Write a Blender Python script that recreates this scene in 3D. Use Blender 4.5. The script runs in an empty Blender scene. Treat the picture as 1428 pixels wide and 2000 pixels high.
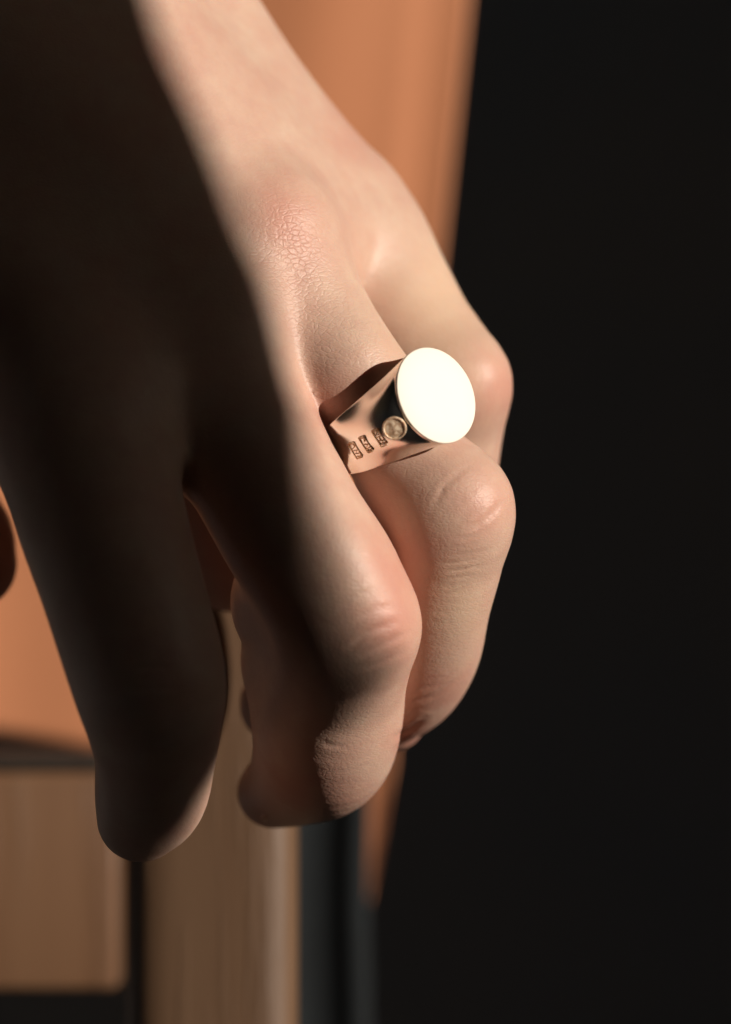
import bpy, bmesh, math, random
import numpy as np
from mathutils import Vector, Matrix

C = bpy.context.scene.collection
random.seed(4); rng = np.random.default_rng(4)

# ---------------------------------------------------------------- camera
# "photo" frame in millimetres: x right, y up, z towards the camera; origin on the finger with the ring
PX = 14.0          # photograph pixels per millimetre at z = 0
DIST = 600.0       # camera to origin, mm
BASE = Vector((0.0, 0.0, 0.90))   # the hand hangs at 0.9 m over the floor

def P(px, py, z=0.0):
    k = (DIST - z) / DIST / PX
    return np.array([(px - 714) * k, (1000 - py) * k, z])
def Rr(rpx, z=0.0):
    return rpx * (DIST - z) / DIST / PX
def W(p):
    return Vector((p[0] * .001, -p[2] * .001, p[1] * .001)) + BASE
def Warr(a):
    o = np.empty_like(a)
    o[:, 0] = a[:, 0] * .001 + BASE.x
    o[:, 1] = -a[:, 2] * .001 + BASE.y
    o[:, 2] = a[:, 1] * .001 + BASE.z
    return o

cam_d = bpy.data.cameras.new("camera"); cam = bpy.data.objects.new("camera", cam_d); C.objects.link(cam)
cam.location = W((0, 0, DIST)); cam.rotation_euler = (math.pi / 2, 0, 0)
cam_d.sensor_fit = 'VERTICAL'; cam_d.sensor_height = 36
cam_d.lens = 36 * DIST / (2000 / PX)
cam_d.clip_start = .02; cam_d.clip_end = 100
cam_d.dof.use_dof = True; cam_d.dof.focus_distance = (DIST - 8) * .001; cam_d.dof.aperture_fstop = 9.0
bpy.context.scene.camera = cam

# ---------------------------------------------------------------- light
NF = np.array([.55, .20, .811]); NF /= np.linalg.norm(NF)          # normal of the ring's flat face
S = np.array([.8326, .2992, .4661]); S /= np.linalg.norm(S)       # towards the sun, photo frame
Sw = Vector((S[0], -S[2], S[1]))
elev = math.asin(Sw.z); azim = math.atan2(Sw.x, Sw.y)
sun_d = bpy.data.lights.new("sun", 'SUN'); sun = bpy.data.objects.new("sun", sun_d); C.objects.link(sun)
sun.rotation_euler = Sw.to_track_quat('Z', 'Y').to_euler()
sun_d.energy = 5.0; sun_d.angle = math.radians(.55); sun_d.color = (1.0, .90, .78)
world = bpy.data.worlds.new("World"); bpy.context.scene.world = world; world.use_nodes = True
wn = world.node_tree.nodes; wl = world.node_tree.links
sky = wn.new('ShaderNodeTexSky'); sky.sky_type = 'NISHITA'; sky.sun_disc = False
sky.sun_elevation = elev; sky.sun_rotation = azim
bgn = wn['Background']; bgn.inputs['Strength'].default_value = .06
wl.new(sky.outputs[0], bgn.inputs['Color'])
vs = bpy.context.scene.view_settings
vs.view_transform = 'Standard'; vs.look = 'None'; vs.exposure = 0.0; vs.gamma = 1.0

# ---------------------------------------------------------------- helpers
def tag(o, label=None, cat=None, group=None, kind=None):
    if label: o['label'] = label
    if cat: o['category'] = cat
    if group: o['group'] = group
    if kind: o['kind'] = kind
    return o
def mesh_obj(name, verts, faces, mat, parent=None, smooth=True, world=False):
    me = bpy.data.meshes.new(name)
    v = np.asarray(verts, dtype=float)
    if not world: v = Warr(v)
    me.from_pydata(v.tolist(), [], [tuple(int(i) for i in f) for f in faces])
    me.update()
    if smooth: me.shade_smooth()
    me.materials.append(mat)
    o = bpy.data.objects.new(name, me); C.objects.link(o)
    if parent: o.parent = parent; o.matrix_parent_inverse = Matrix.Translation(-parent.location)
    return o
def empty(name, loc):
    o = bpy.data.objects.new(name, None); C.objects.link(o); o.location = loc; o.empty_display_size = .02
    return o
def fix_normals(o):
    bm = bmesh.new(); bm.from_mesh(o.data); bmesh.ops.recalc_face_normals(bm, faces=bm.faces); bm.to_mesh(o.data); bm.free()
def N(nt, t, **kw):
    n = nt.nodes.new(t)
    for k, v in kw.items():
        if k.startswith('_'): setattr(n, k[1:], v)
    return n
def newmat(name):
    m = bpy.data.materials.new(name); m.use_nodes = True
    return m, m.node_tree, m.node_tree.nodes['Principled BSDF']
def mixcol(nt, fac, a, b, mode='MIX'):
    n = nt.nodes.new('ShaderNodeMix'); n.data_type = 'RGBA'; n.blend_type = mode
    for idx, val in ((0, fac), (6, a), (7, b)):
        if hasattr(val, 'is_output'): nt.links.new(val, n.inputs[idx])
        elif idx == 0: n.inputs[0].default_value = val
        else: n.inputs[idx].default_value = (*val, 1)
    return n.outputs[2]
def math_n(nt, op, a, b=0.0):
    n = nt.nodes.new('ShaderNodeMath'); n.operation = op
    for i, val in enumerate((a, b)):
        if hasattr(val, 'is_output'): nt.links.new(val, n.inputs[i])
        else: n.inputs[i].default_value = val
    return n.outputs[0]
def noise(nt, scale, detail=3, rough=.5, vec=None, stretch=None):
    if vec is None:
        tc = nt.nodes.new('ShaderNodeTexCoord'); vec = tc.outputs['Object']
    if stretch:
        mp = nt.nodes.new('ShaderNodeMapping'); mp.inputs['Scale'].default_value = stretch
        nt.links.new(vec, mp.inputs[0]); vec = mp.outputs[0]
    n = nt.nodes.new('ShaderNodeTexNoise'); n.inputs['Scale'].default_value = scale
    n.inputs['Detail'].default_value = detail; n.inputs['Roughness'].default_value = rough
    nt.links.new(vec, n.inputs['Vector'])
    return n.outputs[0]
def ramp(nt, fac, p0, p1):
    n = nt.nodes.new('ShaderNodeMapRange'); n.inputs[1].default_value = p0; n.inputs[2].default_value = p1
    nt.links.new(fac, n.inputs[0]); return n.outputs[0]
def bump(nt, bs, h, dist, strength=1.0, prev=None):
    n = nt.nodes.new('ShaderNodeBump'); n.inputs['Distance'].default_value = dist; n.inputs['Strength'].default_value = strength
    nt.links.new(h, n.inputs['Height'])
    if prev is not None: nt.links.new(prev, n.inputs['Normal'])
    nt.links.new(n.outputs[0], bs.inputs['Normal'])
    return n.outputs[0]

# ---------------------------------------------------------------- materials
def skin_material():
    m, nt, bs = newmat("skin")
    at = N(nt, 'ShaderNodeAttribute', _attribute_name='tint')
    sep = N(nt, 'ShaderNodeSeparateColor'); nt.links.new(at.outputs['Color'], sep.inputs[0])
    red, rough_m, pale = sep.outputs[0], sep.outputs[1], sep.outputs[2]
    big = ramp(nt, noise(nt, 90, 5, .6), .35, .65)
    c = mixcol(nt, big, (.61, .43, .33), (.56, .345, .265))
    mott = ramp(nt, noise(nt, 330, 4, .6), .35, .75)
    c = mixcol(nt, math_n(nt, 'MULTIPLY', mott, .5), c, (.52, .295, .235))
    c = mixcol(nt, red, c, (.54, .20, .15))
    c = mixcol(nt, math_n(nt, 'MULTIPLY', pale, .6), c, (.70, .50, .35))
    nt.links.new(c, bs.inputs['Base Color'])
    bs.inputs['Subsurface Weight'].default_value = .30
    bs.inputs['Subsurface Radius'].default_value = (1.0, .42, .22)
    bs.inputs['Subsurface Scale'].default_value = .0016
    bs.inputs['Roughness'].default_value = .46
    bs.inputs['Specular IOR Level'].default_value = .38
    # skin relief: small cells, stretched across the fingers, coarser and deeper on the knuckles
    tc = N(nt, 'ShaderNodeTexCoord')
    mp = N(nt, 'ShaderNodeMapping'); mp.inputs['Rotation'].default_value = (0, math.radians(-36), 0)
    mp.inputs['Scale'].default_value = (1.0, 1.0, 1.75)
    wob = N(nt, 'ShaderNodeTexNoise'); wob.inputs['Scale'].default_value = 900; nt.links.new(tc.outputs['Object'], wob.inputs['Vector'])
    va = N(nt, 'ShaderNodeVectorMath', _operation='MULTIPLY_ADD'); va.inputs[1].default_value = (.0005,) * 3
    nt.links.new(wob.outputs['Color'], va.inputs[0]); nt.links.new(tc.outputs['Object'], va.inputs[2])
    nt.links.new(va.outputs[0], mp.inputs[0])
    vo = N(nt, 'ShaderNodeTexVoronoi', _feature='DISTANCE_TO_EDGE'); vo.inputs['Scale'].default_value = 1250
    nt.links.new(mp.outputs[0], vo.inputs['Vector'])
    h1 = ramp(nt, vo.outputs['Distance'], 0, .22)
    b1 = bump(nt, bs, h1, .00005, .28)
    vo2 = N(nt, 'ShaderNodeTexVoronoi', _feature='DISTANCE_TO_EDGE'); vo2.inputs['Scale'].default_value = 820
    nt.links.new(mp.outputs[0], vo2.inputs['Vector'])
    h2 = math_n(nt, 'MULTIPLY', ramp(nt, vo2.outputs['Distance'], 0, .16), rough_m)
    b2 = bump(nt, bs, h2, .00012, .42, b1)
    fine = noise(nt, 260, 5, .6, stretch=(1, 1, 1.6))
    b3 = bump(nt, bs, fine, .0004, .2, b2)
    mp3 = N(nt, 'ShaderNodeMapping'); mp3.inputs['Rotation'].default_value = (0, math.radians(-36), 0); mp3.inputs['Scale'].default_value = (1, 1, .2)
    nt.links.new(va.outputs[0], mp3.inputs[0])
    bump(nt, bs, noise(nt, 1500, 3, .6, vec=mp3.outputs[0]), .00010, .32, b3)
    return m
SKIN = skin_material()

m, nt, bs = newmat("nail"); NAIL = m
bs.inputs['Base Color'].default_value = (.62, .38, .28, 1); bs.inputs['Roughness'].default_value = .28
bs.inputs['Subsurface Weight'].default_value = .3; bs.inputs['Subsurface Scale'].default_value = .001

m, nt, bs = newmat("polished_metal"); METAL = m
bs.inputs['Metallic'].default_value = 1; bs.inputs['Roughness'].default_value = .12
bs.inputs['Base Color'].default_value = (.95, .90, .83, 1)
sc = noise(nt, 800, 3, .6, stretch=(1, 1, .2))
nt.links.new(math_n(nt, 'ADD', math_n(nt, 'MULTIPLY', sc, .08), .16), bs.inputs['Roughness'])

def wood(name, c1, c2, rough=.5, axis='Z'):
    m, nt, bs = newmat(name)
    st = (6, 6, .35) if axis == 'Z' else (.35, 6, 6)
    g = ramp(nt, noise(nt, 14, 4, .6, stretch=st), .32, .7)
    c = mixcol(nt, g, c1, c2)
    g2 = ramp(nt, noise(nt, 60, 4, .6, stretch=st), .5, .8)
    c = mixcol(nt, math_n(nt, 'MULTIPLY', g2, .4), c, tuple(x * .55 for x in c1))
    nt.links.new(c, bs.inputs['Base Color']); bs.inputs['Roughness'].default_value = rough
    bump(nt, bs, g2, .0004, .5)
    return m
POST = wood("post_wood", (.112, .060, .032), (.155, .090, .052), .45)
PANEL = wood("panel_wood", (.145, .070, .034), (.185, .097, .050), .5)
DARKWOOD = wood("dark_wood", (.012, .010, .008), (.02, .016, .012), .6)

m, nt, bs = newmat("tan_cloth"); TAN = m
f = ramp(nt, noise(nt, 9, 3), .35, .65)
nt.links.new(mixcol(nt, f, (.56, .215, .095), (.62, .25, .118)), bs.inputs['Base Color'])
bs.inputs['Roughness'].default_value = .7; bs.inputs['Sheen Weight'].default_value = .2
bump(nt, bs, noise(nt, 900, 2), .0002, .3)
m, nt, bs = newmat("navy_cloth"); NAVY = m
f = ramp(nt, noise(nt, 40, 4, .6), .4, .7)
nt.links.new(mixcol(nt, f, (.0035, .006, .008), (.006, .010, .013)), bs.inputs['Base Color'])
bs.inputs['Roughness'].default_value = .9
m, nt, bs = newmat("dark_plaster"); WALL = m
f = ramp(nt, noise(nt, 3, 4), .35, .65)
nt.links.new(mixcol(nt, f, (.40, .42, .46), (.48, .49, .52)), bs.inputs['Base Color'])
bs.inputs['Roughness'].default_value = .95; bs.inputs['Specular IOR Level'].default_value = .1
bump(nt, bs, noise(nt, 60, 5), .002, .4)
BACK = WALL.copy(); BACK.name = "brown_plaster"; nt = BACK.node_tree
mx = [n for n in nt.nodes if n.type == 'MIX'][0]; mx.inputs[6].default_value = (.30, .34, .40, 1); mx.inputs[7].default_value = (.46, .40, .35, 1)
m, nt, bs = newmat("dark_floor"); FLOOR = m
f = ramp(nt, noise(nt, 8, 4), .35, .65)
nt.links.new(mixcol(nt, f, (.36, .36, .36), (.44, .44, .43)), bs.inputs['Base Color'])
bs.inputs['Roughness'].default_value = .9

# ---------------------------------------------------------------- the setting
def box(name, lo, hi, mat, parent=None, bev=0.0, seg=2):
    """axis-aligned box in the photo frame (mm)"""
    (x0, y0, z0), (x1, y1, z1) = lo, hi
    v = [(x, y, z) for x in (x0, x1) for y in (y0, y1) for z in (z0, z1)]
    f = [(0, 1, 3, 2), (4, 6, 7, 5), (0, 4, 5, 1), (2, 3, 7, 6), (0, 2, 6, 4), (1, 5, 7, 3)]
    o = mesh_obj(name, v, f, mat, parent, smooth=False); fix_normals(o)
    if bev:
        b = o.modifiers.new("bevel", 'BEVEL'); b.width = bev * .001; b.segments = seg
        o.data.shade_smooth()
    return o
floor = box("floor", (-3000, -910, -700), (3000, -900, 3000), FLOOR); tag(floor, kind='structure')
wall = box("wall", (-3000, -900, -760), (3000, 1700, -700), BACK); tag(wall, kind='structure')

for nm, lo_, hi_ in (("wall", (-1400, -900, -700), (-1300, 1700, 2600)), ("wall", (-3000, -900, 2600), (3000, 1700, 2700)),  # unseen room shell, added to hold sky light off the hand
                     ("added_ceiling", (-3000, 1700, -760), (3000, 1800, 2700)),
                     # right-hand wall, also added, round a made-up window sized to pass the sun: below, above, before and behind the opening
                     ("wall", (1100, -900, -700), (1200, 200, 2600)), ("wall", (1100, 620, -700), (1200, 1700, 2600)),
                     ("wall", (1100, 200, -700), (1200, 620, 250)), ("wall", (1100, 200, 1700), (1200, 620, 2600))):
    tag(box(nm, lo_, hi_, WALL), kind='structure')

# ---------------------------------------------------------------- hand: implicit surface
def subdivide_chain(pts, n=4):
    """pts: (px, py, z, rpx) -> smooth chain of (x, y, z, r) in mm (Catmull-Rom)"""
    q = np.array([[*P(a, b, z), Rr(r, z)] for a, b, z, r in pts])
    e = np.vstack([2 * q[0] - q[1], q, 2 * q[-1] - q[-2]])
    out = []
    for i in range(1, len(e) - 2):
        p0, p1, p2, p3 = e[i - 1:i + 3]
        for t in np.linspace(0, 1, n, endpoint=False):
            out.append(.5 * (2 * p1 + (p2 - p0) * t + (2 * p0 - 5 * p1 + 4 * p2 - p3) * t * t + (3 * p1 - p0 - 3 * p2 + p3) * t ** 3))
    out.append(e[-2]); return np.array(out)

def chain_sdf(p, ch, far=14.0):
    lo_ = (ch[:, :3] - ch[:, 3:4]).min(0); hi_ = (ch[:, :3] + ch[:, 3:4]).max(0)
    q = np.maximum(np.maximum(lo_ - p, p - hi_), 0); bd = np.sqrt(np.einsum('ij,ij->i', q, q))
    d = np.maximum(bd, far); m_ = bd < far
    if not m_.any(): return d
    pm = p[m_]; dm = np.full(len(pm), 1e3)
    for a, b in zip(ch[:-1], ch[1:]):
        ba = b[:3] - a[:3]; pa = pm - a[:3]
        t = np.clip(pa @ (ba / max(ba @ ba, 1e-9)), 0, 1)
        e_ = pa - t[:, None] * ba
        np.minimum(dm, np.sqrt(np.einsum('ij,ij->i', e_, e_)) - (a[3] + t * (b[3] - a[3])), out=dm)
    d[m_] = dm
    return d
def smin(a, b, k):
    h = np.clip(.5 + .5 * (b - a) / k, 0, 1)
    return b + (a - b) * h - k * h * (1 - h)

CH = {}
def chain(name, pts, n=4): CH[name] = subdivide_chain(pts, n)
# metacarpals, wrist and forearm
chain('meta_pinky', [(-40, -560, -26, 200), (180, -220, -26, 165), (378, 90, -27, 150), (485, 245, -27, 148), (605, 385, -27, 142), (680, 480, -27, 138)])
chain('meta_ring', [(-330, -560, -10, 200), (20, -200, -9, 150), (250, 130, -8, 140), (390, 330, -7, 136), (505, 500, -6, 134)])
chain('fill_a', [(-180, -470, -16, 190), (200, 40, -15, 145), (370, 220, -15, 140), (500, 370, -15, 132), (590, 480, -15, 118)])
chain('fill_b', [(-330, -400, -8, 190), (60, 120, -4, 150), (240, 310, -3, 148), (370, 450, -3, 146), (480, 600, -3, 140)])
chain('meta_middle', [(-520, -420, -4, 200), (-220, -60, -2, 160), (60, 240, -1, 152), (240, 440, 1, 150), (400, 650, 4, 150)])
chain('meta_index', [(-640, -260, -8, 200), (-420, 80, -4, 160), (-150, 380, 1, 155), (30, 600, 7, 158), (150, 790, 14, 160)])
chain('fill_c', [(-500, -180, -6, 190), (-150, 200, -3, 155), (60, 440, 1, 152), (200, 620, 5, 152), (290, 760, 7, 150)])
chain('palm', [(-420, -420, -26, 260), (-100, 0, -22, 240), (200, 350, -22, 240), (370, 620, -24, 210), (395, 860, -27, 160), (428, 1000, -29, 115), (452, 1090, -30, 98)])
# fingers
chain('pinky', [(660, 430, -26, 138), (722, 545, -24, 147), (784, 655, -21, 143), (866, 752, -17, 123), (882, 860, -19, 98), (872, 980, -22, 90), (860, 1090, -24, 86), (835, 1220, -26, 76), (795, 1340, -26, 72), (764, 1400, -23, 69)], 5)
chain('ring', [(500, 480, -5, 120), (605, 635, -1, 124), (674, 730, 3, 119), (741, 812, 2, 112), (802, 905, 2, 112), (868, 1005, 3, 127), (868, 1085, 1, 116), (852, 1180, -3, 106), (830, 1275, -10, 106), (785, 1345, -17, 98), (690, 1385, -24, 86), (600, 1385, -26, 82), (548, 1375, -26, 80)], 5)
chain('middle', [(400, 640, 3, 150), (462, 815, 8, 150), (560, 1010, 12, 147), (640, 1140, 13, 148), (669, 1232, 11, 143), (657, 1325, 4, 138), (640, 1405, -2, 146), (627, 1466, -8, 134), (576, 1522, -16, 92), (534, 1547, -20, 71)], 5)
chain('index', [(130, 770, 13, 160), (186, 970, 20, 167), (236, 1140, 24, 158), (288, 1315, 26, 153), (300, 1400, 22, 135), (303, 1475, 17, 119), (295, 1550, 11, 110), (275, 1598, 8, 86)], 5)
chain('thumb', [(-500, 300, -20, 240), (-420, 650, -28, 190), (-270, 900, -30, 140), (-105, 1030, -26, 118), (-58, 1100, -24, 92)], 4)
# extra flesh: knuckle bumps, pads (px, py, z, r)
BUMPS = {'palm': [(530, 455, -2, 112), (545, 660, -2, 105), (330, 800, 4, 120)],
         'middle': [(596, 1175, 2, 146), (600, 1290, -6, 130), (722, 1222, 13, 88)],
         'ring': [(652, 778, 0, 106), (895, 985, 5, 98), (800, 1010, -4, 110)],
         'pinky': [(908, 745, -13, 84)]}
def hand_sdf(p):
    palm = chain_sdf(p, CH['meta_pinky'])
    for nm, k in (('fill_a', 9.0), ('meta_ring', 9.0), ('fill_b', 9.0), ('meta_middle', 9.0), ('fill_c', 9.0), ('meta_index', 9.0)):
        palm = smin(palm, chain_sdf(p, CH[nm]), k)
    palm = smin(palm, chain_sdf(p, CH['palm']), 6.0)
    def add(d, key, k):
        for a, b, z, r in BUMPS.get(key, []):
            d = smin(d, np.linalg.norm(p - P(a, b, z), axis=1) - Rr(r, z), k)
        return d
    palm = add(palm, 'palm', 5.0)
    out = None
    for nm, k in (('pinky', 4.5), ('ring', 6.0), ('middle', 7.0), ('index', 8.0), ('thumb', 9.0)):
        f = add(chain_sdf(p, CH[nm]), nm, 4.0)
        f = smin(f, palm, k)
        out = f if out is None else smin(out, f, 1.1)
    return out

def surface_nets(f, lo, hi, h, cf=5):
    n = np.ceil((np.array(hi) - lo) / (h * cf)).astype(int)
    ax = [lo[i] + (np.arange(n[i]) + .5) * h * cf for i in range(3)]
    g = np.stack(np.meshgrid(*ax, indexing='ij'), -1).reshape(-1, 3)
    cv = f(g).reshape(n)
    v = cv.repeat(cf, 0).repeat(cf, 1).repeat(cf, 2)
    near = (np.abs(cv) < h * cf * 1.0).repeat(cf, 0).repeat(cf, 1).repeat(cf, 2)
    idx = np.argwhere(near)
    pts = np.array(lo) + (idx + .5) * h
    v[near] = f(pts)
    s = v < 0
    m = s[:-1, :-1, :-1].astype(np.int8)
    tot = np.zeros_like(m)
    for i in (0, 1):
        for j in (0, 1):
            for k in (0, 1):
                tot += s[i:i + m.shape[0], j:j + m.shape[1], k:k + m.shape[2]]
    act = (tot > 0) & (tot < 8)
    cells = np.argwhere(act); vid = np.full(act.shape, -1); vid[act] = np.arange(len(cells))
    acc = np.zeros((len(cells), 3)); cnt = np.zeros(len(cells))
    corners = [(i, j, k) for i in (0, 1) for j in (0, 1) for k in (0, 1)]
    for a in corners:
        for d in range(3):
            if a[d]: continue
            b = list(a); b[d] = 1
            va = v[tuple((cells + a).T)]; vb = v[tuple((cells + b).T)]
            cr = (va < 0) != (vb < 0)
            t = np.where(cr, va / np.where(cr, va - vb, 1), 0)
            pt = np.array(a, float) + t[:, None] * (np.array(b) - np.array(a))
            acc += pt * cr[:, None]; cnt += cr
    verts = np.array(lo) + (cells + .5 + acc / cnt[:, None]) * h
    faces = []
    for d in range(3):
        e1, e2 = (d + 1) % 3, (d + 2) % 3
        sl0 = [slice(None)] * 3; sl1 = [slice(None)] * 3
        sl0[d] = slice(0, -1); sl1[d] = slice(1, None)
        diff = s[tuple(sl0)] != s[tuple(sl1)]
        ed = np.argwhere(diff)
        ed = ed[(ed[:, e1] > 0) & (ed[:, e2] > 0) & (ed[:, e1] < act.shape[e1]) & (ed[:, e2] < act.shape[e2]) & (ed[:, d] < act.shape[d])]
        inside = s[tuple(ed.T)]
        u1 = np.zeros(3, int); u1[e1] = 1; u2 = np.zeros(3, int); u2[e2] = 1
        q = [vid[tuple((ed - o).T)] for o in (u1 + u2, u2, 0 * u1, u1)]
        q = np.stack(q, 1)
        q[~inside] = q[~inside][:, ::-1]
        faces.append(q)
    faces = np.vstack(faces); faces = faces[(faces >= 0).all(1)]
    return verts, faces

def grad(f, p, e=.15):
    g = np.zeros_like(p)
    for s_ in ((1, -1, -1), (-1, -1, 1), (-1, 1, -1), (1, 1, 1)):
        g += np.array(s_) * f(p + e * np.array(s_))[:, None]
    return g / np.linalg.norm(g, axis=1)[:, None]

# creases: grooves drawn as polylines over the knuckles (px), depth mm, half width mm
def seg_dist(xy, pl):
    d = np.full(len(xy), 1e3)
    for a, b in zip(pl[:-1], pl[1:]):
        ba = b - a; pa = xy - a; t = np.clip(pa @ ba / (ba @ ba), 0, 1)
        np.minimum(d, np.linalg.norm(pa - t[:, None] * ba, axis=1), out=d)
    return d
def px_of(v):
    k = DIST / (DIST - v[:, 2]) * PX
    return np.stack([714 + v[:, 0] * k, 1000 - v[:, 1] * k], 1)
CREASES = []
def crease(pts, depth=.22, w=.32): CREASES.append((np.array(pts, float), depth, w))
# finger with the ring
for i, (y, x0, x1, dp) in enumerate([(1084, 880, 965, .16), (1098, 862, 955, .22), (1112, 868, 950, .18), (1127, 874, 935, .15), (1141, 868, 925, .10), (1156, 872, 915, .07)]):
    crease([(x0, y + 4), ((x0 + x1) / 2, y - 1), (x1, y - 10)], dp)
crease([(905, 1038), (935, 1025), (965, 1000), (985, 975)], .3); crease([(895, 1015), (925, 985), (965, 955)], .14)
crease([(880, 1050), (915, 1050), (950, 1032)], .12); crease([(850, 975), (880, 935), (925, 905)], .12)
crease([(842, 1000), (868, 950), (900, 925)], .12)
crease([(800, 1375), (850, 1358), (895, 1322)], .14); crease([(812, 1352), (856, 1336), (898, 1302)], .10)
crease([(770, 1440), (800, 1425), (832, 1405)], .3, .4)
# middle finger
crease([(690, 1215), (730, 1190), (775, 1185)], .26); crease([(680, 1265), (720, 1235), (775, 1215)], .32, .4)
crease([(700, 1285), (745, 1262), (800, 1235)], .24); crease([(660, 1195), (690, 1168), (730, 1150)], .14)
crease([(655, 1170), (685, 1146), (715, 1130)], .1); crease([(700, 1310), (750, 1292), (800, 1270)], .1)
crease([(622, 1446), (645, 1456), (680, 1458)], .10, .3)
# index
crease([(290, 1462), (320, 1461), (350, 1448)], .25); crease([(250, 1330), (300, 1322), (350, 1330)], .2); crease([(245, 1345), (300, 1340), (355, 1348)], .2)
crease([(260, 1310), (300, 1303), (345, 1310)], .2)
def displaced(p, n):
    xy = px_of(p); front = np.clip((n[:, 2] + .15) * 3, 0, 1)
    d = np.zeros(len(p))
    for pl, dp, w in CREASES:
        dist = seg_dist(xy, pl) / PX
        ends = np.minimum(np.linalg.norm(xy - pl[0], axis=1), np.linalg.norm(xy - pl[-1], axis=1)) / PX
        fade = np.clip(ends / 1.6, 0, 1)
        d -= dp * fade * np.exp(-(dist / w) ** 2)
        d += .35 * dp * fade * np.exp(-((dist - 1.9 * w) / (.8 * w)) ** 2)
    return p + n * (d * front)[:, None]

lo = np.array([-112., -56., -52.]); hi = np.array([26., 116., 44.])
vts, fcs = surface_nets(hand_sdf, lo, hi, .6)
for _ in range(1):
    vts -= grad(hand_sdf, vts) * hand_sdf(vts)[:, None]
# light relaxation so the quads lie evenly, then back onto the surface
ed = np.vstack([fcs[:, [0, 1]], fcs[:, [1, 2]], fcs[:, [2, 3]], fcs[:, [3, 0]]])
deg = np.bincount(ed.ravel(), minlength=len(vts))
for _ in range(3):
    sm = np.zeros_like(vts)
    for c in range(3):
        sm[:, c] = np.bincount(ed[:, 0], vts[ed[:, 1], c], len(vts)) + np.bincount(ed[:, 1], vts[ed[:, 0], c], len(vts))
    vts = .5 * vts + .5 * sm / np.maximum(deg, 1)[:, None]
nrm = grad(hand_sdf, vts)
vts = displaced(vts, nrm)

person = empty("person", W((-20, 0, 0)))
tag(person, "left hand seen from the back, fingers curled down, half in shadow", "person")
hand = mesh_obj("hand", vts, fcs, SKIN, person)
xy = px_of(vts)
def blob(px, py, sx, sy=None, ang=0):
    sy = sy or sx; c, s_ = math.cos(math.radians(ang)), math.sin(math.radians(ang))
    dx, dy = xy[:, 0] - px, xy[:, 1] - py
    return np.exp(-((dx * c + dy * s_) / sx) ** 2 - ((-dx * s_ + dy * c) / sy) ** 2)
red = .5 * blob(555, 430, 60, 95, -25) + .5 * blob(760, 1225, 55, 60) + .34 * blob(950, 985, 55, 60) + .42 * blob(985, 760, 60, 90) \
    + .45 * blob(760, 1110, 50, 110, -25) + .4 * blob(640, 800, 50, 70) + .35 * blob(640, 1560, 120, 50) + .35 * blob(860, 1350, 90, 50) \
    + .3 * blob(330, 140, 60, 120, -30) + .3 * blob(700, 260, 60, 90, -35) + .55 * blob(800, 1450, 50, 40)
rough_m = .6 * blob(570, 475, 62, 100, -15) + .25 * blob(600, 520, 150, 220, -25) + .35 * blob(650, 640, 90, 120, -30) + .3 * blob(850, 960, 90, 60, -40) + .4 * blob(690, 1170, 60, 60) + .1 * blob(900, 1100, 60, 60)
pale = blob(860, 590, 110, 130) + .7 * blob(900, 1180, 60, 90)
ca = hand.data.color_attributes.new("tint", 'FLOAT_COLOR', 'POINT')
col = np.stack([np.clip(red, 0, 1), np.clip(rough_m, 0, 1), np.clip(pale, 0, 1), np.ones(len(vts))], 1)
ca.data.foreach_set('color', col.ravel())

# fingernails: curved shells set into the tips
def nail(center, along, up, L, Wd, rad):
    along = np.array(along, float); along /= np.linalg.norm(along)
    up = np.array(up, float); up -= along * (up @ along); up /= np.linalg.norm(up)
    side = np.cross(up, along)
    vs_, fs = [], []
    nu, nv = 14, 12
    for layer, off in ((0, 0.0), (1, -.45)):
        for i in range(nu + 1):
            u = i / nu * 2 - 1
            for j in range(nv + 1):
                v = j / nv * 2 - 1
                half = Wd / 2 * (1 - .12 * u * u)
                uu = u * (1 - .16 * v * v) if u > 0 else u * (1 - .1 * v * v)
                ang = v * half / rad
                h_ = math.cos(ang) * (rad + off) - rad - .25 * uu * uu
                vs_.append(center + along * uu * L / 2 + side * math.sin(ang) * (rad + off) + up * h_)
    s1 = (nu + 1) * (nv + 1)
    for i in range(nu):
        for j in range(nv):
            a = i * (nv + 1) + j; q = (a, a + 1, a + nv + 2, a + nv + 1)
            fs.append(q); fs.append(tuple(s1 + k for k in q[::-1]))
    rim = [j for j in range(nv + 1)] + [(i) * (nv + 1) + nv for i in range(1, nu + 1)] + [nu * (nv + 1) + j for j in range(nv - 1, -1, -1)] + [i * (nv + 1) for i in range(nu - 1, 0, -1)]
    for a, b in zip(rim, rim[1:] + rim[:1]): fs.append((a, s1 + a, s1 + b, b))
    o = mesh_obj("fingernail", vs_, fs, NAIL, person); fix_normals(o); return o
nail(P(325, 1615, 2), (-.45, -.75, -.5), (.72, -.66, .1), 12.0, 10.5, 7.0)
nail(P(590, 1590, -16), (-.85, -.28, -.45), (.2, -.95, -.1), 10.5, 9.5, 6.0)

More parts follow.
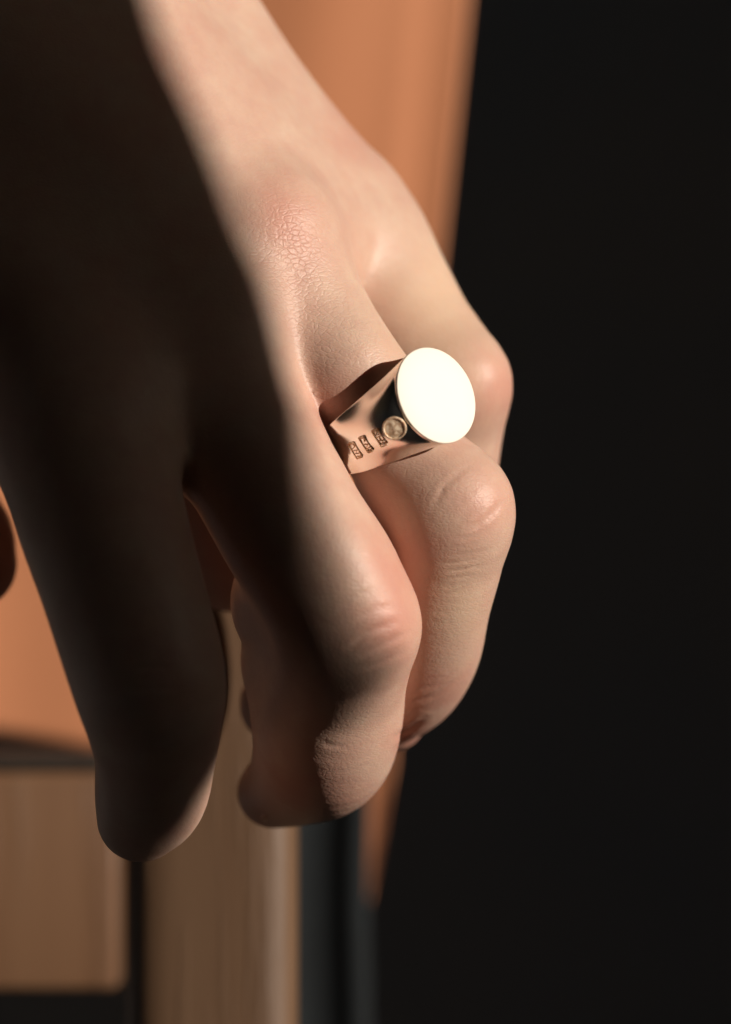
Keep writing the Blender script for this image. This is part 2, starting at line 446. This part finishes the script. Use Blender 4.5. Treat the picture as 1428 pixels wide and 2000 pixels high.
# ---------------------------------------------------------------- dark sleeve on the forearm, beyond the frame
def tube(name, pts, mat, parent=None, n=40, flat=1.0, fold=0.0, thick=2.0):
    """pts: (x,y,z,r) mm, open tube with wall thickness"""
    q = np.array(pts, float); vs_, fs = [], []
    for layer in (0, 1):
        for i in range(len(q)):
            d = q[min(i + 1, len(q) - 1), :3] - q[max(i - 1, 0), :3]; d /= np.linalg.norm(d)
            a = np.cross(d, (0, 0, 1.)); a /= np.linalg.norm(a); b = np.cross(a, d)
            for k in range(n):
                t = 2 * math.pi * k / n
                r = q[i, 3] - layer * thick + fold * math.sin(5 * t + i * .9) * .5 + fold * math.sin(i * 1.7 + t)
                vs_.append(q[i, :3] + a * math.cos(t) * r + b * math.sin(t) * r * flat)
    m_ = len(q) * n
    for i in range(len(q) - 1):
        for k in range(n):
            a_, b_ = i * n + k, i * n + (k + 1) % n
            fs.append((a_, b_, b_ + n, a_ + n)); fs.append((m_ + a_, m_ + a_ + n, m_ + b_ + n, m_ + b_))
    for k in range(n):
        for i in (0, len(q) - 1):
            a_, b_ = i * n + k, i * n + (k + 1) % n
            fs.append((a_, m_ + a_, m_ + b_, b_))
    o = mesh_obj(name, vs_, fs, mat, parent); fix_normals(o); return o
s0 = np.array([-68., 96., -12.]); sd = np.array([-.62, .74, .05])
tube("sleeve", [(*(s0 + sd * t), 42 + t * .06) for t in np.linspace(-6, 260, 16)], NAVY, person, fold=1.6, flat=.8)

# ---------------------------------------------------------------- signet ring
A = np.array([.58, -.77, 0.]); A -= NF * (A @ NF); A /= np.linalg.norm(A)      # along the finger, towards the tip
B = np.cross(A, NF); B /= np.linalg.norm(B)                                    # sideways
if B[0] > 0: B = -B                                                            # B points to the lower left, towards the middle finger
FC = P(853, 772, 13.0); HF = 13.4; RC = FC - NF * HF
def RL(b, a, h): return RC + B * b + A * a + NF * h
RIN, ROUT = 9.7, 11.3
FA, FB = 6.85, 6.25        # half axes of the face, along and across the finger
def loft_point(t, s_, sgn, out=0.0):
    """t 0..1 from the bottom of the band to the rim of the face, s -1..1 across"""
    # band part
    t0 = .6
    def band(th):          # th from 180 (bottom) to 0 (top)
        k = (math.pi - th) / math.pi
        w = 2.2 + 7.0 * k ** 2.6
        r = ROUT - .35 * s_ * s_ + out
        return np.array([math.sin(th) * r, w * s_, math.cos(th) * r])
    th0 = math.radians(70)
    if t <= t0:
        p = band(math.pi - (math.pi - th0) * t / t0)
    else:
        u = (t - t0) / (1 - t0)
        p0 = band(th0); e = .01; tan0 = (band(th0 - e) - p0) / e; tan0 = tan0 / np.linalg.norm(tan0[[0, 2]])
        ph = s_ * math.pi / 2
        p1 = np.array([FB * math.cos(ph), FA * math.sin(ph), HF - .5])
        t1 = np.array([-math.cos(ph) * .95, math.sin(ph) * .3, .42])
        L0, L1 = 8.0, (12.0 if sgn > 0 else 7.0)
        h00 = 2 * u ** 3 - 3 * u * u + 1; h10 = u ** 3 - 2 * u * u + u; h01 = -2 * u ** 3 + 3 * u * u; h11 = u ** 3 - u * u
        p = h00 * p0 + h10 * tan0 * L0 + h01 * p1 + h11 * t1 * L1
        st = p0 + (p1 - p0) * u
        k_ = .85 * abs(s_) ** 3
        p = p * (1 - k_) + st * k_
        if out: 
            p = p + out * np.array([math.cos(ph * u) * .95, 0, .1])
    return RL(sgn * p[0], p[1], p[2])
ring = empty("signet_ring", W(RC))
tag(ring, "polished signet ring with plain oval face and small stamped hallmarks, worn on the ring finger", "ring")
NT, NS = 44, 24
V_, F_ = [], []
ids = {}
for sg in (1, -1):
    for i in range(NT + 1):
        for j in range(NS + 1):
            ids[(sg, i, j)] = len(V_); V_.append(loft_point(i / NT, j / NS * 2 - 1, sg))
for sg in (1, -1):
    for i in range(NT):
        for j in range(NS):
            F_.append((ids[(sg, i, j)], ids[(sg, i + 1, j)], ids[(sg, i + 1, j + 1)], ids[(sg, i, j + 1)]))
# rim loop: up the side j 0..NS on +1, back on -1
rimidx = [ids[(1, NT, j)] for j in range(NS + 1)] + [ids[(-1, NT, j)] for j in range(NS - 1, 0, -1)]
def oval(scale, h, off=0):
    out = []
    for j in range(NS + 1):
        ph = (j / NS * 2 - 1) * math.pi / 2; out.append(RL((FB * scale) * math.cos(ph), (FA * scale) * math.sin(ph), h))
    for j in range(NS - 1, 0, -1):
        ph = (j / NS * 2 - 1) * math.pi / 2; out.append(RL(-(FB * scale) * math.cos(ph), (FA * scale) * math.sin(ph), h))
    return out
prev = rimidx
for sc_, h_ in ((1.004, HF - .3), (1.004, HF - .15)):
    b0 = len(V_); V_ += oval(sc_, h_); cur = list(range(b0, b0 + len(prev)))
    for k in range(len(prev)):
        k2 = (k + 1) % len(prev); F_.append((prev[k], prev[k2], cur[k2], cur[k]))
    prev = cur
rim_pts = [V_[k] for k in prev]; F_.append(tuple(prev))
# inner bore
inner = {}
for sg in (1, -1):
    for i in range(NT + 1):
        t = i / NT; th = math.pi * (1 - t)
        w = 2.0 + 2.0 * t ** 1.7
        for j in (0, 1):
            inner[(sg, i, j)] = len(V_)
            V_.append(RL(sg * math.sin(th) * RIN, w * (j * 2 - 1), math.cos(th) * RIN))
for sg in (1, -1):
    for i in range(NT):
        F_.append((inner[(sg, i, 0)], inner[(sg, i, 1)], inner[(sg, i + 1, 1)], inner[(sg, i + 1, 0)]))
        for j, J in ((0, 0), (1, NS)):
            F_.append((ids[(sg, i, J)], ids[(sg, i + 1, J)], inner[(sg, i + 1, j)], inner[(sg, i, j)]))
band = mesh_obj("band", V_, F_, METAL, ring)
bm = bmesh.new(); bm.from_mesh(band.data); bmesh.ops.remove_doubles(bm, verts=bm.verts, dist=1e-6)
bmesh.ops.recalc_face_normals(bm, faces=bm.faces); bm.to_mesh(band.data); bm.free()
bv = band.modifiers.new("bevel", 'BEVEL'); bv.width = .00022; bv.segments = 3; bv.limit_method = 'ANGLE'; bv.angle_limit = math.radians(38)
band.data.shade_smooth()

m, nt, bs = newmat("satin_metal"); SATIN = m
bs.inputs['Metallic'].default_value = 1; bs.inputs['Base Color'].default_value = (.95, .90, .83, 1); bs.inputs['Roughness'].default_value = .86
V, F = [], []
for sc_, h_ in ((1.004, HF - .148), (.998, HF - .05), (.982, HF), (.5, HF + .01)):
    V += oval(sc_, h_)
nn = len(prev)
for i in range(3):
    for k in range(nn): F.append((i * nn + k, i * nn + (k + 1) % nn, (i + 1) * nn + (k + 1) % nn, (i + 1) * nn + k))
F.append(tuple(range(3 * nn, 4 * nn))); F.append(tuple(range(nn))[::-1])
face = mesh_obj("face", V, F, SATIN, ring); fix_normals(face)
# stamped hallmarks on the shoulder: a round one and three upright rectangles, each a raised frame with relief inside
m, nt, bs = newmat("stamped_metal"); STAMP = m
bs.inputs['Metallic'].default_value = 1; bs.inputs['Roughness'].default_value = .70
nt.links.new(mixcol(nt, ramp(nt, noise(nt, 2500, 2), .4, .6), (.78, .56, .38), (1.0, .84, .66)), bs.inputs['Base Color'])
samples = [(loft_point(t, s_, sg), t, s_, sg) for sg in (1, -1) for t in np.linspace(.3, .97, 90) for s_ in np.linspace(-.95, .95, 60)]
sp = np.array([q[0] for q in samples]); spx = px_of(sp)
def stamp_frame(px, py):
    best = None
    dd = np.hypot(spx[:, 0] - px, spx[:, 1] - py)
    for i in np.argsort(dd)[:6]:
        if best is None or sp[i][2] > sp[best][2] + 3: best = i
    _, t, s_, sg = samples[best]
    e = .012
    dt = loft_point(t + e, s_, sg) - loft_point(t - e, s_, sg); ds = loft_point(t, s_ + .04, sg) - loft_point(t, s_ - .04, sg)
    dt /= np.linalg.norm(dt); n_ = np.cross(dt, ds); n_ /= np.linalg.norm(n_)
    if n_[2] < 0: n_ = -n_
    dl = np.cross(n_, dt)
    if dl[1] < 0: dl = -dl
    return sp[best], dt, dl, n_
def stroke(V, F, fr, pl, w, h, closed=False, base=-.10):
    """a bar of width w raised by h along polyline pl (mm in the stamp's plane)"""
    c_, ax, ay, n_ = fr; pl = [np.array(p_, float) for p_ in pl]
    n = len(pl); b0 = len(V)
    for i in range(n):
        d = (pl[(i + 1) % n] - pl[i - 1]) if closed else pl[min(i + 1, n - 1)] - pl[max(i - 1, 0)]
        d /= np.linalg.norm(d); o_ = np.array([-d[1], d[0]]) * w / 2
        for q, hh in ((pl[i] - o_, base), (pl[i] - o_ * .7, h), (pl[i] + o_ * .7, h), (pl[i] + o_, base)):
            V.append(c_ + ax * q[0] + ay * q[1] + n_ * hh)
    for i in range(n if closed else n - 1):
        a_, b_ = b0 + 4 * i, b0 + 4 * ((i + 1) % n)
        for k in range(3): F.append((a_ + k, a_ + k + 1, b_ + k + 1, b_ + k))
    if not closed:
        F.append((b0, b0 + 1, b0 + 2, b0 + 3)); e = b0 + 4 * (n - 1); F.append((e + 3, e + 2, e + 1, e))
def finish(V, F, nm="hallmark"):
    o = mesh_obj(nm, V, F, STAMP, None, smooth=False)
    o.parent = band; fix_normals(o); o.data.shade_smooth()
    b = o.modifiers.new("bevel", 'BEVEL'); b.width = .00003; b.segments = 1
    return o
fr = stamp_frame(771, 838); V, F = [], []
circ = [(1.5 * math.cos(a_), 1.5 * math.sin(a_)) for a_ in np.linspace(0, 2 * math.pi, 36, endpoint=False)]
stroke(V, F, fr, circ, .34, .16, True)
# low domed field with a small head in profile, as worn relief
b0 = len(V); nr = 8; nn = 32
for i in range(nr + 1):
    rr = 1.4 * i / nr
    for k in range(nn):
        a_ = 2 * math.pi * k / nn
        x, y = rr * math.cos(a_), rr * math.sin(a_)
        h = .03 + .10 * math.exp(-((x - .05) / .42) ** 2 - ((y - .12) / .5) ** 2) + .07 * math.exp(-((x + .2) / .3) ** 2 - ((y + .62) / .25) ** 2) + .03 * math.sin(5 * a_) * (rr / 1.25)
        V.append(fr[0] + fr[1] * x + fr[2] * y + fr[3] * h)
for i in range(nr):
    for k in range(nn): F.append((b0 + i * nn + k, b0 + i * nn + (k + 1) % nn, b0 + (i + 1) * nn + (k + 1) % nn, b0 + (i + 1) * nn + k))
finish(V, F)
GL = [[[(-.28, .95), (.25, .95), (-.25, .45), (.28, .45)], [(-.25, .15), (.25, .15)], [(0, .15), (0, -.3)], [(-.25, -.3), (.28, -.55), (-.28, -.85), (.25, -1.0)]],
      [[(-.28, .9), (.28, .9), (.05, .35)], [(-.25, .1), (.28, -.1), (-.2, -.35)], [(.28, -.5), (-.25, -.6), (-.25, -.95), (.25, -.95)]],
      [[(-.25, .95), (.25, .8), (.2, .45), (-.25, .3)], [(-.25, .05), (.25, -.05), (-.25, -.4), (.25, -.5)], [(-.25, -.75), (0, -.95), (.28, -.8)]]]
for (px_, py_), gl, hh in (((741, 856), GL[0], 1.36), ((716, 868), GL[1], 1.3), ((694, 880), GL[2], 1.25)):
    fr = stamp_frame(px_, py_); V, F = [], []
    w_ = .52
    fr = (fr[0] + fr[3] * .05, *fr[1:]); stroke(V, F, fr, [(-w_ + .1, hh), (w_ - .1, hh), (w_, hh - .12), (w_, -hh + .12), (w_ - .1, -hh), (-w_ + .1, -hh), (-w_, -hh + .12), (-w_, hh - .12)], .16, .08, True)
    for pl in gl: stroke(V, F, fr, [(x * 1.15, y * 1.15) for x, y in pl], .17, .09)
    finish(V, F)

# ---------------------------------------------------------------- wooden chair: upright post, panel and rail
chair = empty("wooden_chair", W((-20, -900, -50)))
tag(chair, "brown wooden chair with a rounded upright post under the curled fingers, out of focus", "chair")
def post_mesh():
    x0, z = P(246, 1500, -56)[0], -56; x1 = P(582, 1500, -56)[0]
    cx, hw = (x0 + x1) / 2, (x1 - x0) / 2
    prof = []
    for k in range(48):
        t = 2 * math.pi * k / 48; e = .5
        c_, s_ = math.cos(t), math.sin(t)
        prof.append((cx + hw * math.copysign(abs(c_) ** e, c_), z - 3 + 10 * math.copysign(abs(s_) ** e, s_)))
    vs_, fs = [], []
    ys = [-900, -600, -300, -100, -60, -20, -9, -6, -5]
    for i, y in enumerate(ys):
        sc_ = 1 if i < 7 else (.95 if i == 7 else .8)
        for x, zz in prof: vs_.append((cx + (x - cx) * sc_, y, z + (zz - z) * sc_))
    n = 48
    for i in range(len(ys) - 1):
        for k in range(n): fs.append((i * n + k, i * n + (k + 1) % n, (i + 1) * n + (k + 1) % n, (i + 1) * n + k))
    fs.append(tuple(range(n))); fs.append(tuple(range((len(ys) - 1) * n, len(ys) * n)))
    return vs_, fs
v_, f_ = post_mesh(); po = mesh_obj("post", v_, f_, POST, chair); fix_normals(po)
z = -110
box("panel", (*P(-900, 1935, z)[:2], z - 14), (P(230, 1510, z)[0], P(236, 1510, z)[1], z), PANEL, chair, 1.2, 3)
box("rail", (*P(-900, 1508, z - 4)[:2], z - 22), (P(262, 1470, z)[0], P(262, 1478, z)[1], z - 2), DARKWOOD, chair, 2.0, 3)

# ---------------------------------------------------------------- tan cloth hanging behind the hand
def drape(name, outline_top, xl, xr, hem, ztop, zb, mat, nfold, amp, nx=90, ny=90, thick=1.5, curl=3.0):
    vs_, fs = [], []
    for L in (0, 1):
        for i in range(ny + 1):
            v = i / ny
            for j in range(nx + 1):
                u = j / nx
                yb = hem(u); y = outline_top + (yb - outline_top) * v
                x_l, x_r = xl(y), xr(y); x = x_l + (x_r - x_l) * u
                zz = ztop + (zb - ztop) * v + amp * math.sin(u * nfold * 6.283 + .6 * math.sin(3 * v)) * (1 + .3 * math.sin(9 * u)) - amp * curl * max(0, u - .93) / .07
                vs_.append(P(x, y, zz) - np.array([0, 0, L * thick]))
    m_ = (nx + 1) * (ny + 1)
    for i in range(ny):
        for j in range(nx):
            a_ = i * (nx + 1) + j; q = (a_, a_ + 1, a_ + nx + 2, a_ + nx + 1)
            fs.append(q); fs.append(tuple(m_ + k for k in q[::-1]))
    rim = list(range(nx + 1)) + [i * (nx + 1) + nx for i in range(1, ny + 1)] + [ny * (nx + 1) + j for j in range(nx - 1, -1, -1)] + [i * (nx + 1) for i in range(ny - 1, 0, -1)]
    for a_, b_ in zip(rim, rim[1:] + rim[:1]): fs.append((a_, m_ + a_, m_ + b_, b_))
    o = mesh_obj(name, vs_, fs, mat); fix_normals(o); return o
def right_edge(y):
    return float(np.interp(y, [-400, 0, 480, 1000, 1500, 1700, 1860], [952, 917, 866, 812, 768, 750, 727]))
def hem(u):
    x = u
    return float(np.interp(u, [0, .42, .55, .62, .90, .935, .965, .985, 1.0], [1385, 1400, 1434, 1455, 1530, 1580, 1860, 1800, 1500]))
tan = drape("draped_cloth", -500, lambda y: -900, right_edge, hem, -175, -165, TAN, 5, .4, 160, 90)
tag(tan, "terracotta orange cloth hanging behind the hand, its hem ending in a point", "cloth")
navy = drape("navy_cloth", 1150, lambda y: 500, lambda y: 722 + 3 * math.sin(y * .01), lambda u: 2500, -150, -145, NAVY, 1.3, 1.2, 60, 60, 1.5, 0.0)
tag(navy, "dark navy cloth hanging to the right of the wooden post", "cloth")

# ---------------------------------------------------------------- unseen panel added between hand and sun, edge shaped to the wanted shadow
U = np.array([S[2], 0, -S[0]]); U /= np.linalg.norm(U); Vv = np.cross(U, S); Vv = Vv if Vv[1] > 0 else -Vv
SD = 720.0
EDGE = [(-420, -19), (-46, -19), (-42, -21.5), (-38.5, -23.8), (-36, -24.8), (-33.4, -25.8), (-31, -27.8), (-30.5, -21), (-29, -14), (-27, -11.8), (-24, -13.2), (-21, -16.8), (-18, -19.4), (-14, -21), (-8, -21.8), (0, -21.4), (6, -20.2), (13, -17.8), (21, -16.9), (28, -16.8), (36, -16.3), (44, -16), (55, -15.6), (66, -15.4), (76, -14.7), (120, -12), (400, -5)]   # (v, u) of the shading edge, mm
def shadow_panel():
    vs_, fs = [], []; v0, v1 = -300, 300; n = 400
    for L in (0, 1):
        for i in range(n + 1):
            v = v0 + (v1 - v0) * i / n
            ue = float(np.interp(v, [e[0] for e in EDGE], [e[1] for e in EDGE]))
            for uu in (ue, -420.0):
                vs_.append(S * (SD + L * 18) + Vv * v + U * uu)
    m_ = 2 * (n + 1)
    for i in range(n):
        q = (2 * i, 2 * i + 1, 2 * i + 3, 2 * i + 2); fs.append(q); fs.append(tuple(m_ + k for k in q[::-1]))
        fs.append((2 * i, 2 * i + 2, m_ + 2 * i + 2, m_ + 2 * i)); fs.append((2 * i + 1, m_ + 2 * i + 1, m_ + 2 * i + 3, 2 * i + 3))
    fs.append((0, m_, m_ + 1, 1)); e = 2 * n; fs.append((e, e + 1, m_ + e + 1, m_ + e))
    o = mesh_obj("shadow_panel", vs_, fs, NAVY, smooth=False); fix_normals(o); return o
sh = shadow_panel(); tag(sh, "unseen dark panel added between sun and hand, its edge shaped to throw the soft shadow", "shadow_panel")
